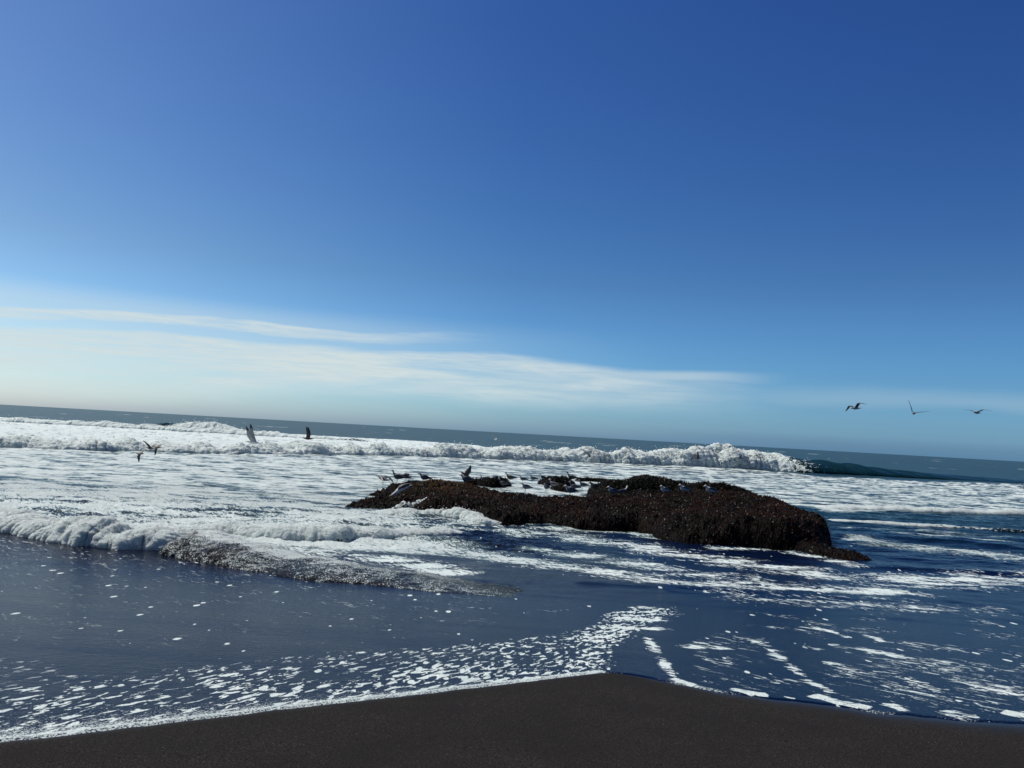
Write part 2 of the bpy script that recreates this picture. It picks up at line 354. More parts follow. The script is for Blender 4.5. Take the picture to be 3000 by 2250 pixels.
Z = wat0(Yc)+np.minimum(SDs*.25, 0)
Z = np.where(SDs < -1.2, sand0(Y)-.12, Z)
# waves: calm film on the sand, chop further out, swell outside
chop = sst(Y, 13.5, 22); 
Z += chop*.11*fbm2(X*.40, Y*1.0, 5, .6)
Z += sst(Y, 14.2, 16)*sst(28-Y, 0, 8)*.09*fbm2(X*2.0, Y*2.6, 4, .65)*sst(3-X, 0, 4)
Z += sst(Y, 25, 60)*.10*fbm2(X*.12+3, Y*.3, 3, .5)
Z += sst(Y, 9, 13)*.02*fbm2(X*1.2+X*0, Y*2.0+3, 3, .5)
Z += sst(Y, 110, 260)*.45*fbm2(X*.012+9, Y*.045+2, 3, .5)*np.where(Y < 4000, 1, 0)
Z += (.0022*fbm2(X*.6+2, Y*2.2, 3)+.008*fbm2(X*.12+Y*.1, Y*.9+X*.12, 3))*sst(SDs, .1, 1)
Z = np.where((SDs > .05) & (Y < 13), np.maximum(Z, sand0(Yc)+.005), Z)
# right-hand shallow channel lines
def ridge(pts, h, wf, wb):
    global Z
    Pp = smoothpath(path(pts), 60, 5); d, u, s = polydist(X, Y, Pp, wb*4)
    k = np.where(s > 0, np.exp(-(d/wb)**2), np.exp(-(d/wf)**2))*np.sin(np.pi*np.clip(u, .001, .999))**.35
    Z = Z+h*k; return d, u, s, k
ridge([(2400, 1570), (2600, 1572), (2800, 1590), (3100, 1620)], .07, .25, .6)
ridge([(2480, 1660), (2700, 1668), (3000, 1685), (3300, 1700)], .05, .2, .5)
ridge([(1500, 1690), (1800, 1712), (2100, 1728), (2500, 1750)], .03, .2, .5)
ridge([(980, 1535), (1080, 1528), (1180, 1532)], .10, .2, .5)

# ---- foam cover
D = np.zeros(X.shape)
def addmax(v):
    global D
    D = np.maximum(D, v)
lowf = fbm2(X*.35+7, Y*1.1, 4, .55)              # streaky variation
lowf2 = fbm2(X*.9+1, Y*2.6+5, 3, .55)
W = lambda pts: path(pts)
# surf zone: mostly white
surf = W([(-900, 1480), (0, 1535), (200, 1575), (560, 1590), (800, 1590), (1000, 1560), (1250, 1540), (1420, 1535), (1420, 1500), (1300, 1480), (1500, 1470), (2000, 1470), (2300, 1475),
          (2440, 1500), (2700, 1497), (3000, 1505), (3900, 1530), (3900, 1475), (3000, 1418), (2700, 1410), (2400, 1395), (2200, 1375), (1500, 1330), (1000, 1300), (0, 1270), (-900, 1240)])
v = soft(X, Y, surf, 1.2)
sden = .49+1.0*lowf+.70*lowf2
lf = sst(-X/np.maximum(Y, 1), -.1, .55); sden += .14*lf
addmax(sst(v, .15, .75)*np.clip(sden, .22, .93))
addmax(sst(Y, 14.4, 15.2)*sst(18.5-Y, 0, 2.5)*sst(.5-X, 0, 2.5)*np.clip(.80+.5*lowf2, .5, .95))
# foam left behind the far breakers, on the left
beh = W([(-900, 1188), (0, 1222), (300, 1238), (520, 1252), (650, 1262), (800, 1268), (1000, 1280), (1200, 1290), (1400, 1305), (1500, 1325), (1500, 1345), (1000, 1330), (0, 1310), (-900, 1260)])
v = soft(X, Y, beh, 3.0); addmax(sst(v, .3, .7)*np.clip(.86+.9*lowf2+.6*lowf, .4, .97))
# drifting bands between rock and beach
bandn = 2.1*fbm2(X*.9+Y*.5+31, Y*2.6-X*.3, 5, .65)
def band(pts, wpx, den, vary=1.0, wm=None):
    Pp = smoothpath(path(pts), 40, 3); d, u, s = polydist(X, Y, Pp, wpx*3)
    k = np.exp(-(d/(wpx*1.2))**2)*sst(u, 0, .08)*sst(1-u, 0, .08)
    addmax(k*den*(.82 if wpx > .25 else .90)*(1+(vary if wpx > .25 else .8)*bandn))
band([(950, 1570), (1200, 1592), (1500, 1640), (1800, 1682), (2100, 1718), (2400, 1728), (2800, 1742)], .55, .60)
band([(1380, 1560), (1600, 1560), (1800, 1590), (2000, 1625), (2200, 1655), (2400, 1680), (2600, 1705), (2800, 1700), (3300, 1690)], .75, .60)
band([(1500, 1600), (1800, 1640), (2100, 1690), (2300, 1700)], .5, .55)
band([(1050, 1540), (1350, 1545), (1500, 1535), (1650, 1548), (1850, 1560), (1960, 1585)], .5, .52)
band([(2050, 1604), (2250, 1612), (2400, 1630), (2550, 1670)], .30, .55)
band([(2000, 1735), (2300, 1760), (2600, 1775), (3000, 1790)], .5, .34)
band([(2440, 1575), (2600, 1590), (2800, 1615), (3000, 1635), (3300, 1660)], .9, .58)
band([(2600, 1560), (2800, 1572), (3000, 1590)], .4, .6)
band([(2640, 1690), (2850, 1700), (3100, 1720)], .5, .66)
band([(2430, 1545), (2700, 1555), (3000, 1575)], .5, .36)
band([(1250, 1500), (1400, 1530), (1500, 1560)], .6, .5)
# near left swash: scattered bubbles, thicker towards the cusp
band([(600, 1590), (800, 1600), (1000, 1625), (1200, 1650), (1400, 1690)], .55, .66)
band([(560, 1575), (900, 1590), (1100, 1600)], .5, .72)
left = W([(-700, 2040), (0, 1900), (330, 1965), (700, 1925), (1000, 1905), (1350, 1885), (1650, 1850), (1790, 1788), (1990, 1775), (1960, 1810), (1880, 1850), (1790, 1940), (1765, 1975), (900, 2075), (0, 2180), (-900, 2350)])
LFTm = soft(X, Y, left, .25)
dens_u = np.interp(X, [-5, -3, -1.5, 0, .8, 1.6, 2.2], [.20, .24, .29, .34, .40, .50, .48])
kk = sst(LFTm, .1, .9)*np.interp(SDs, [0, .3, 1, 2.2, 3.5], [1.25, 1.02, .80, .66, .72])*dens_u*.93*(1+.9*fbm2(X*1.1+X*.2, Y*1.4+4, 3))
addmax(kk)
band([(1940, 1775), (1850, 1815), (1780, 1860), (1700, 1890)], .22, .60, .4)
band([(1890, 1860), (1930, 1920), (1970, 1975), (2010, 2003)], .05, .60, .5)
band([(1960, 1790), (1880, 1830), (1940, 1850)], .18, .5, .4)
# specks over the open swash
open_ = W([(-600, 1600), (0, 1560), (300, 1610), (600, 1640), (1000, 1700), (1500, 1755), (1800, 1780), (1300, 1880), (600, 1930), (0, 1900), (-600, 1960)])
addmax(soft(X, Y, open_, .3)*(.13+.05*lowf2)*np.interp(Y, [8, 12, 14], [1, 1.2, 1.6]))
right = W([(2000, 1770), (2400, 1765), (3000, 1780), (3600, 1790), (3900, 2100), (3000, 2116), (2450, 2060), (2300, 2045), (2150, 2030), (2020, 2003), (2020, 1900)])
addmax(sst(soft(X, Y, right, .3), .2, .8)*np.clip(np.interp(Y, [7, 9, 11], [.17, .09, .05])+.26*fbm2(X*.9+Y*.6+3, Y*1.3-X*.5, 3)+.05*(X > 3.5), .03, .6))
for pts, wd_, dn in [([(2010, 1900), (2050, 1885), (2090, 1890), (2130, 1905)], .12, .50), ([(2180, 1870), (2240, 1885), (2260, 1910), (2300, 1940)], .07, .62),
                     ([(2300, 1940), (2380, 2000), (2450, 2035)], .05, .55), ([(2330, 1835), (2420, 1845), (2490, 1870)], .05, .62),
                     ([(2420, 1885), (2520, 1900), (2600, 1915), (2700, 1940)], .12, .56), ([(2520, 1860), (2570, 1870), (2580, 1885)], .06, .6),
                     ([(2600, 1930), (2800, 1975), (2900, 2030)], .16, .46), ([(2350, 1890), (2410, 1905)], .06, .6), ([(2700, 1925), (2850, 1965)], .10, .5),
                     ([(2400, 1930), (2520, 1975)], .08, .45), ([(2550, 1960), (2680, 2000), (2800, 2060)], .12, .46), ([(2900, 2000), (3000, 2040)], .2, .5)]:
    band(pts, wd_, dn, .5)
# foam rim along the shoreline
left_rim = np.interp(uS, [0, .12, .3, .48, .5, .53, .6, 1], [.55, .55, .36, .16, .02, .05, .12, .12])
cu = float(polydist(CUSP[:1], CUSP[1:], SHORE)[1][0])
lw = np.where(uS < cu, np.interp(X, [-4, -2.5, -1, 0, .7], [.36, .20, .09, .045, .03]), .03)
rimn = np.where(uS < cu, .95, np.clip(.25+1.3*fbm2(X*1.6+5, Y*1.6, 2), 0, .95))
rim = np.exp(-(np.maximum(SDs, 0)/lw)**2)*rimn*(SDs > -.05)
RIM = np.clip(np.where(uS < cu, rim*np.interp(X, [-5, -2.5, 0, 1], [.66, .66, .70, .75]), rim*.7), 0, 1)
RIM = np.maximum(RIM, np.where(uS < cu, .35, 0)*np.exp(-(np.maximum(SDs, 0)/(lw*1.9))**2)*(SDs > -.05))
core = np.where(uS < cu, .90, 0)*np.exp(-((SDs-.015)/(.04*np.interp(X, [-4, 0, 1], [.9, .7, .4])))**2); RIM = np.maximum(RIM, core)*.86
# foam patches that sit on the edge, right of the cusp
for pts, wd_, dn in [([(1975, 1985), (2005, 2000), (2040, 2008)], .05, .9), ([(2140, 2015), (2190, 2030), (2255, 2036)], .06, .95), ([(2370, 2035), (2460, 2058), (2560, 2075)], .07, .95),
                     ([(2290, 2040), (2330, 2048)], .02, .7), ([(2760, 2080), (2820, 2098), (2880, 2105)], .10, .8), ([(2600, 2060), (2650, 2085)], .06, .7), ([(2930, 2085), (3060, 2110)], .1, .7)]:
    band(pts, wd_, dn, .35)
D = np.clip(D, 0, 1)
SIL = sst(Y, 10, 13)*sst(22-Y, 0, 6)*.35*(X < 2.5)
FARc = np.maximum(sst(Y, 17, 34), .10*sst(Y, 13.8, 15)*sst(4-X, 0, 3))
# whitecaps outside
caps = fbm2(X*.03+3, Y*.10, 4, .6); D = np.maximum(D, sst(Y, 110, 160)*(Y < 900)*np.clip((caps-.30)*3.0, 0, .45))
capa = fbm2(X*.05+13, Y*.16, 4, .6)
ctl = np.stack([D, SIL, sst(LFTm, .2, .8), FARc], -1).reshape(-1, 4)
V = np.stack([X, Y, Z], -1).reshape(-1, 3)
Fc = gridfaces(*X.shape)
keep = (SDs.ravel()[Fc].max(1) > -.6)
sea = mesh_np('sea', V, Fc[keep], WATER, attr=ctl)
ra = sea.data.attributes.new('rim', 'FLOAT', 'POINT'); ra.data.foreach_set('value', RIM.ravel().astype(np.float32))
tag(sea, 'blue sea with white surf and a thin foam-flecked sheet of water over black sand', 'sea', kind='structure')

# ------------------------------------------------------------------ sand
xs = np.r_[-9000, -2000, -500, -120, -40, np.linspace(-16, 16, 400), 40, 120, 500, 2000, 9000]
ys = np.r_[-4000, -800, -150, -40, -10, -3, np.linspace(0, 12, 240), np.linspace(12.5, 40, 40), 80, 200, 1000, 12000]
SX, SY = np.meshgrid(xs, ys)
d, u, s = polydist(SX, SY, SHORE); sdd = d*s
SZ = sand0(SY)+.012*fbm2(SX*.35, SY*.5, 3)*sst(-sdd, .0, 1.2)*sst(60-np.abs(SX), 0, 20)
wetw = np.where(u < cu, .10, np.interp(SX, [1.0, 2.0, 5.0], [.08, .30, .55]))
wet = np.clip(1+sdd/wetw, 0, 1)
ctl = np.stack([wet**1.5]*3+[np.ones_like(wet)], -1).reshape(-1, 4)
sand = mesh_np('beach_sand', np.stack([SX, SY, SZ], -1).reshape(-1, 3), gridfaces(*SX.shape), SAND, attr=ctl)
tag(sand, 'smooth dark volcanic sand at the foot of the picture', 'sand', kind='structure')

# ------------------------------------------------------------------ breaking waves as real rolled water
def surf_strip(name, pts, n, nc, h, wf, wb, lump, freq, foam, silt=None, farc=1.0, hn=.25, seed=0, back_foam=None, spray=0, sp_size=.05, label='', mat=None, ff=None):
    Pp = smoothpath(np.array([p if len(p) == 2 and isinstance(p[0], float) else at(*p)[:2] for p in pts]), n, max(3, n//40))
    u = np.linspace(0, 1, n); tan = np.gradient(Pp, axis=0); tan /= np.linalg.norm(tan, axis=1)[:, None]
    nor = np.stack([tan[:, 1], -tan[:, 0]], 1)               # to the shore (paths run left to right)
    L = np.linalg.norm(np.diff(Pp, axis=0), axis=1).sum()
    def ip(k): return np.interp(u, np.linspace(0, 1, len(k)), k) if isinstance(k, (list, tuple)) and not isinstance(k[0], tuple) else (np.interp(u, [a for a, b in k], [b for a, b in k]) if isinstance(k, (list, tuple)) else np.full(n, k))
    H, WF, WB, LU, FOA = ip(h), ip(wf), ip(wb), ip(lump), ip(foam); SI = ip(silt) if silt is not None else np.zeros(n)
    H = H*(1+hn*fbm2(u*L/2+seed, u*0+seed*3.1, 5, .7)*2.2)
    q = np.linspace(0, 1, nc); kb = .45
    tt = np.where(q < kb, -1+q/kb, 0); a = np.clip((q-kb)/(1-kb), 0, 1)*np.radians(95)
    T_ = np.where(q[None] < kb, tt[None]*WB[:, None], np.sin(a)[None]*WF[:, None])
    back = (1-np.abs(tt))**1.6*(2-(1-np.abs(tt))**1.6) if False else sst(1+tt, 0, 1)
    Zp = np.where(q[None] < kb, back[None]*1.0, np.cos(a)[None]**1*1.0)*H[:, None]
    jag = fbm2(u*L*1.1+seed, u*0+3, 5, .65)*.85*np.minimum(1, .6/WF)*np.clip(FOA+.03, 0, 1)
    Xg = Pp[:, 0:1]+nor[:, 0:1]*(T_+jag[:, None]*WF[:, None]); Yg = Pp[:, 1:2]+nor[:, 1:2]*(T_+jag[:, None]*WF[:, None])
    Zg = wat0(Yg)+Zp-.02
    G = np.stack([Xg, Yg, Zg], -1)
    du = np.gradient(G, axis=0); dv = np.gradient(G, axis=1); Nn = np.cross(du, dv); Nn /= np.linalg.norm(Nn, axis=2)[..., None]+1e-9
    Nn *= np.sign(Nn[..., 2:3].mean())
    env = np.interp(q, [0, .15, .45, 1], [0, .35, 1, .8])[None]*LU[:, None]
    b = billow3(Xg*freq*.8+seed, Yg*freq, Zg*freq*.9, 6, .70)
    b2 = 1.6*per3(Xg*freq*.3, Yg*freq*.3, Zg*freq*.3+seed)
    G = G+Nn*(env*(b*.75+b2*.8))[..., None]
    end = sst(u, 0, .03)*sst(1-u, 0, .03); G[..., 2] = G[..., 2]*end[:, None]+(wat0(Yg)-.1)*(1-end[:, None])
    fd = FOA[:, None]*np.interp(q, [0, .1, .45, .95, 1], [.55 if back_foam is None else back_foam, .8 if back_foam is None else back_foam, 1, .95, .8])[None]
    if ff is not None:
        FFv = ip(ff); qq = sst(q, .42, .60)[None]; fd = fd*(1-qq)+FFv[:, None]*qq
        fd = fd*(1+.8*fbm2(Xg*.9, Yg*1.6, 3)*(SI[:, None] > .5))
    fd = np.clip(fd+.25*(b-.3)*(fd < .97)*(fd > .05), 0, 1)
    ctl = np.stack([fd, np.repeat(SI[:, None], nc, 1), np.zeros_like(fd), np.full_like(fd, farc)], -1).reshape(-1, 4)
    Vv = G.reshape(-1, 3); Ff = gridfaces(n, nc)
    if spray:
        r = np.random.RandomState(seed+3); ii = r.randint(0, n, spray*3); pk = (H[ii]*FOA[ii]); keep_ = r.rand(len(ii)) < pk/pk.max(); ii = ii[keep_][:spray]
        jj = r.randint(int(nc*.35), int(nc*.75), len(ii)); C = G[ii, jj]+r.normal(size=(len(ii), 3))*np.array([1, 1, 0])*sp_size*2
        C[:, 2] += np.abs(r.normal(size=len(ii)))**1.6*sp_size*1.8; sz = sp_size*r.uniform(.3, 1.0, len(ii))
        oc = np.array([[1,0,0],[-1,0,0],[0,1,0],[0,-1,0],[0,0,1],[0,0,-1]], float); fo = np.array([[0,2,4,4],[2,1,4,4],[1,3,4,4],[3,0,4,4],[2,0,5,5],[1,2,5,5],[3,1,5,5],[0,3,5,5]])
        SV = (C[:, None]+oc[None]*sz[:, None, None]*r.uniform(.6, 1.4, (len(ii), 6, 1))).reshape(-1, 3)
        tri = fo[:, :3]; SF = (tri[None]+(np.arange(len(ii))*6)[:, None, None]+len(Vv)).reshape(-1, 3)
        # triangles: split strip too
        Ff = np.vstack([Ff[:, [0, 1, 2]], Ff[:, [0, 2, 3]], SF]); Vv = np.vstack([Vv, SV])
        cs = np.zeros((len(SV), 4)); cs[:, 0] = 1; cs[:, 3] = farc; ctl = np.vstack([ctl, cs])
    ob = mesh_np(name, Vv, Ff, mat or (FROTH_F if farc > .9 else FROTH_N), attr=ctl)
    tag(ob, label, 'wave', kind='structure'); return ob

# outermost breaker, a long way out on the left
def xy(px, y): v = ray(px, 1268); t = y/v[1]; return (float(v[0]*t), float(y))
surf_strip('breaking_wave', [xy(430, 150), xy(480, 148), xy(540, 147), xy(600, 146), xy(680, 146), xy(760, 147)], 260, 40, [(0, .2), (.2, .75), (.5, 1.25), (.65, 1.15), (.8, .5), (1, .1)], 2.0, 12, [(0, .02), (.35, .1), (.5, .4), (.75, .3), (1, .05)], .8,
           [(0, 0), (.28, .05), (.4, 1), (.78, 1), (.9, .4), (1, 0)], back_foam=0, spray=150, sp_size=.1, seed=2, label='small breaker with a white cap far out on the left')
# the second line out, ragged
surf_strip('breaking_wave', [xy(-700, 118), xy(0, 122), xy(300, 124), xy(600, 122), xy(900, 124), xy(1100, 126)], 700, 40, [(0, .35), (.3, .3), (.6, .6), (.75, .55), (.9, .3), (1, .1)], 1.6, 10, [(0, .3), (.8, .3), (1, .1)], .9,
           [(0, 1), (.85, 1), (1, .3)], spray=200, sp_size=.08, seed=5, hn=.6, label='ragged line of white water beyond the main breaker')
# the main breaker right across the picture
main = [xy(-1000, 46), xy(-500, 47), xy(0, 49), xy(300, 51), xy(650, 57), xy(1000, 68), xy(1250, 74), xy(1500, 80), xy(1800, 85), xy(2000, 89), xy(2150, 92), xy(2300, 94), xy(2450, 95), xy(2600, 96), xy(2800, 98), xy(3000, 99), xy(3400, 102), xy(4000, 108)]
PM = smoothpath(np.array(main), 400, 10)
def um(px):
    c = np.array([(np.arctan2(p[0], p[1])) for p in PM]); v = ray(px, 1268); return float(np.interp(np.arctan2(v[0], v[1]), c, np.linspace(0, 1, 400)))
surf_strip('breaking_wave', main, 2600, 72,
           [(0, .3), (um(0), .36), (um(300), .45), (um(650), .5), (um(730), .28), (um(900), .5), (um(1250), .65), (um(1500), .85), (um(1800), 1.05), (um(1950), 1.25), (um(2060), 1.75), (um(2170), 2.0), (um(2230), 1.75), (um(2330), 1.4), (um(2500), 1.0), (um(2700), .5), (um(3000), .25), (1, .1)],
           [(0, 1.6), (um(1000), 1.5), (um(1800), 1.6), (um(2200), 2.2), (um(2300), 5.5), (1, 6)], [(0, 5), (um(1500), 7), (um(2200), 11), (1, 16)],
           [(0, .38), (um(1500), .42), (um(2150), .6), (um(2250), .3), (um(2320), .0), (1, .0)], 2.0,
           [(0, 1), (um(2150), 1), (um(2240), .9), (um(2290), .35), (um(2350), .06), (um(2450), 0), (1, 0)], hn=.30, spray=2200, sp_size=.07, seed=11,
           label='main line of breaking surf crossing the whole picture behind the rock')
# near bore: white and lumpy on the left, dark to the right, its glitter partly painted as fine foam flecks
bore = [(-500, 1490), (-150, 1515), (0, 1535), (60, 1543), (130, 1560), (250, 1584), (400, 1596), (500, 1598), (560, 1592), (640, 1618), (750, 1640), (900, 1662), (1000, 1677), (1200, 1703), (1400, 1726), (1600, 1748)]
PB = smoothpath(path(bore), 400, 6)
def ub(px):
    c = np.array([np.arctan2(p[0], p[1]) for p in PB]); v = ray(px, 1600); return float(np.interp(np.arctan2(v[0], v[1]), c, np.linspace(0, 1, 400)))
surf_strip('breaking_wave', bore, 1500, 110,
           [(0, .2), (ub(0), .2), (ub(200), .28), (ub(450), .33), (ub(560), .29), (ub(700), .22), (ub(900), .17), (ub(1200), .10), (ub(1400), .05), (1, .0)],
           [(0, .5), (ub(500), .6), (ub(620), .8), (ub(900), .95), (1, .45)], [(0, 1.3), (ub(600), 1.3), (1, 1.0)],
           [(0, .09), (ub(500), .10), (ub(600), .05), (ub(700), .028), (ub(1000), .02), (ub(1400), .012), (1, .008)], 5.0,
           [(0, .93), (ub(500), .93), (ub(700), .80), (ub(850), .62), (ub(1000), .45), (ub(1200), .3), (1, .08)], silt=[(0, .2), (ub(540), .4), (ub(620), 1), (1, 1)], farc=.25, ff=[(0, .95), (ub(520), .9), (ub(590), .30), (ub(700), .27), (ub(1000), .26), (ub(1300), .27), (1, .12)], hn=.45, spray=1500, sp_size=.012, seed=21,
           label='low foaming bore running up the beach, white on the left and dark and glittering on the right')
# crest that rolls behind the bore towards the rock
surf_strip('breaking_wave', [(560, 1560), (700, 1563), (830, 1575), (960, 1580), (1080, 1572), (1200, 1566), (1290, 1560), (1370, 1556)], 620, 60,
           [(0, .08), (.2, .2), (.45, .22), (.7, .10), (.9, .12), (1, .0)], .30, .9, [(0, .08), (.5, .09), (.8, .05), (1, .03)], 5.0, [(0, .8), (.25, .95), (.45, .7), (.6, .85), (.8, .75), (1, .9)], silt=.25, farc=.3, back_foam=.45, hn=.5, seed=31, spray=250, sp_size=.012,
           label='small curling crest between the bore and the rock')
# surge against the rock
surf_strip('breaking_wave', [(1120, 1505), (1220, 1502), (1300, 1506), (1370, 1518), (1415, 1536)], 420, 60, [(0, .05), (.4, .14), (.8, .20), (1, .06)], .22, .9, [(0, .07), (1, .10)], 6.0, .9, farc=.3, hn=.4, seed=41, spray=300, sp_size=.014,
           label='frothy surge washing along the front of the rock')
# low lines on the right
surf_strip('breaking_wave', [(2395, 1488), (2550, 1492), (2700, 1498), (2850, 1503), (3000, 1508), (3300, 1520), (3800, 1545)], 900, 40, [(0, .1), (.2, .16), (.7, .2), (1, .15)], .35, 1.6, [(0, .06), (1, .07)], 3.0, 1.0, farc=.7, seed=51, spray=300, sp_size=.03,
           label='low white wave line right of the rock')
surf_strip('breaking_wave', [(2425, 1526), (2560, 1532), (2700, 1541), (2850, 1550), (3000, 1560), (3300, 1580)], 600, 34, [(0, .07), (.3, .10), (1, .08)], .22, .9, .02, 3.5, [(0, .8), (.35, .72), (.6, .3), (1, .15)], farc=.6, back_foam=.1, seed=61,
           label='small ripple line in the blue shallows right of the rock')

# ------------------------------------------------------------------ the rock
def pts3(L): return np.array([at(a, b, c) for a, b, c in L])
ctrl = pts3([(1030, 1470, .30), (1100, 1460, .33), (1180, 1452, .40), (1250, 1438, .52), (1140, 1421, .50), (1200, 1414, .60), (1290, 1413, .70), (1380, 1424, .62), (1425, 1440, .55), (1200, 1478, .34), (1130, 1476, .27),
    (1350, 1470, .58), (1300, 1455, .62), (1450, 1495, .48), (1480, 1450, .50), (1600, 1458, .50), (1700, 1460, .50), (1500, 1490, .50), (1640, 1500, .50), (1800, 1450, .58), (1900, 1452, .62), (2000, 1448, .70),
    (2100, 1444, .78), (2200, 1448, .85), (2300, 1470, .90), (2370, 1500, .90), (2412, 1520, .84), (1900, 1500, .60), (2100, 1510, .78), (2250, 1520, .88), (2250, 1560, .7), (2400, 1570, .70), (2000, 1560, .50), (1500, 1515, .40), (1400, 1490, .45)])
foot_px = [(1000, 1480), (1085, 1484), (1180, 1492), (1300, 1500), (1385, 1508), (1405, 1524), (1470, 1532), (1590, 1531), (1700, 1545), (1870, 1552), (1940, 1577), (2010, 1592), (2090, 1598), (2200, 1600), (2300, 1612), (2400, 1612), (2428, 1600)]
foot = [at(a, b, .24)[:2] for a, b in foot_px]
foot += [at(2434, 1585, .24)[:2]]
tailp = np.array([at(a, b, .24)[:2] for a, b in [(2250, 1600), (2360, 1612), (2430, 1622), (2500, 1634), (2556, 1649)]])
for a, b, c, bk in [(2426, 1518, .84, .35), (2370, 1498, .9, .5), (2300, 1468, .9, .7), (2200, 1446, .85, .8), (2100, 1440, .78, .8), (2000, 1446, .7, .7), (1900, 1449, .62, .5), (1800, 1448, .58, .5), (1700, 1457, .5, .45), (1600, 1456, .5, .45), (1480, 1448, .5, .5), (1425, 1436, .55, .6), (1380, 1421, .62, .7), (1290, 1410, .7, .8), (1200, 1411, .6, .8), (1140, 1418, .5, .6), (1080, 1428, .42, .2)]:
    q = at(a, b, c)[:2]; foot.append(q*(1+bk/np.linalg.norm(q)))
foot += [at(1150, 1440, .38)[:2], at(1110, 1450, .3)[:2], at(1040, 1468, .26)[:2]]
foot = np.array(foot)
gx = np.arange(foot[:, 0].min()-.6, foot[:, 0].max()+2.0, .035); gy = np.arange(min(foot[:, 1].min(), tailp[:, 1].min())-.6, foot[:, 1].max()+.6, .05)
GX, GY = np.meshgrid(gx, gy)
TROUGH = np.array([at(a, b, .28)[:2] for a, b in [(1000, 1455), (1080, 1445), (1160, 1438), (1260, 1444)]])
def rock_h(GX, GY):
    x = GX+.12*fbm2(GX*1.3, GY*1.3+4, 3); y = GY+.16*fbm2(GX*1.3+9, GY*1.3, 3)
    ww = 0; hh = 0
    for c in ctrl:
        k = 1/((x-c[0])**2+(y-c[1])**2*.7+.05)**2; ww = ww+k; hh = hh+k*c[2]
    hh = hh/ww-.085
    Pq = np.vstack([foot, foot[:1]]); d, _, _ = polydist(x, y, Pq); ins = inpoly(x, y, foot)
    e = np.clip(d/.42, 0, 1); prof = np.sqrt(1-(1-e)**2)
    z = np.where(ins, .10+(hh-.10)*prof, .10-d*1.3)
    dt, ut, _ = polydist(x, y, tailp); tz = -.1+(np.interp(ut, [0, .5, .8, 1], [.62, .50, .42, .22]))*np.clip(1-(dt/.45)**2, 0, 1)**.5
    z = np.where(dt < .45, np.maximum(z, tz), z)
    dt, ut, _ = polydist(GX, GY, TROUGH); z = z-np.exp(-(dt/.55)**2)*np.interp(ut, [0, .6, 1], [.5, .32, 0])
    z = z+np.where(ins, 1, .3)*(.06*fbm2(GX*1.6, GY*1.6, 4, .6)+.05*(1-3*np.abs(fbm2(GX*2.4+5, GY*3.4+GX*.8, 3, .6)))+.14*(1-2.4*np.abs(fbm2(GX*.8-GY*.5+3, GY*1.5+GX*.4, 4, .55)))-.03)*np.clip(d/.2, 0, 1)
    return z
GZ = rock_h(GX, GY)
jx = .02*rng.normal(size=GX.shape); jy = .02*rng.normal(size=GX.shape)
Vr = np.stack([GX+jx*.3, GY+jy*.3, GZ+.012*rng.normal(size=GX.shape)], -1).reshape(-1, 3); Fr = gridfaces(*GX.shape); Fr = Fr[GZ.ravel()[Fr].max(1) > -.35]
def compact(V, Fc):
    used = np.unique(Fc); m = -np.ones(len(V), int); m[used] = np.arange(len(used)); return V[used], m[Fc]
Vr, Fr = compact(Vr, Fr)
rock = mesh_np('sea_rock', Vr, Fr, ROCK, smooth=False)
tag(rock, 'long low dark rock matted with mussels and brown weed, standing in the shallows', 'rock')

def scatter(name, Vs, Fs, n, size, mat, parent, colf, zmin, aspect=2.0, lift=.5, seed=1, flat=.45, droop=0.0, updir=.6):
    """thousands of little shells or fronds set over a surface, all one mesh"""
    r = np.random.RandomState(seed); A_, B_, C_ = Vs[Fs[:, 0]], Vs[Fs[:, 1]], Vs[Fs[:, 3]]
    cr_ = np.cross(B_-A_, C_-A_); ar = np.linalg.norm(cr_, axis=1); zc = (A_[:, 2]+C_[:, 2])/2; pr = ar*(zc > zmin); pr /= pr.sum()
    fi = r.choice(len(Fs), n, p=pr); a, b = r.rand(n, 1), r.rand(n, 1); P0 = A_[fi]+(B_[fi]-A_[fi])*a+(C_[fi]-A_[fi])*b
    nr_ = cr_[fi]/(ar[fi][:, None]+1e-9); nr_ *= np.sign(nr_[:, 2:3])
    d_ = r.normal(size=(n, 3))*.75+nr_*lift+np.array([0, 0, updir]); d_[:, 2] -= droop; d_ /= np.linalg.norm(d_, axis=1)[:, None]
    s_ = np.cross(d_, r.normal(size=(n, 3))); s_ /= np.linalg.norm(s_, axis=1)[:, None]; t_ = np.cross(d_, s_)
    L_ = size*r.uniform(.5, 1.35, (n, 1)); w_ = L_/aspect; f_ = w_*flat
    v = np.stack([P0-d_*L_*.25, P0+d_*L_*.3+s_*w_*.5, P0+d_*L_*.3+t_*f_*.5, P0+d_*L_*.3-s_*w_*.5, P0+d_*L_*.3-t_*f_*.5, P0+d_*L_*.8], 1)
    tri = np.array([[0, 1, 2], [0, 2, 3], [0, 3, 4], [0, 4, 1], [5, 2, 1], [5, 3, 2], [5, 4, 3], [5, 1, 4]])
    Ft = (tri[None]+(np.arange(n)*6)[:, None, None]).reshape(-1, 3); cc = np.repeat(colf(P0, r)[:, None], 6, 1).reshape(-1, 4)
    ob = mesh_np(name, v.reshape(-1, 3), Ft, mat, parent=parent, smooth=True, attr=cc); ob['kind'] = 'stuff'; return ob
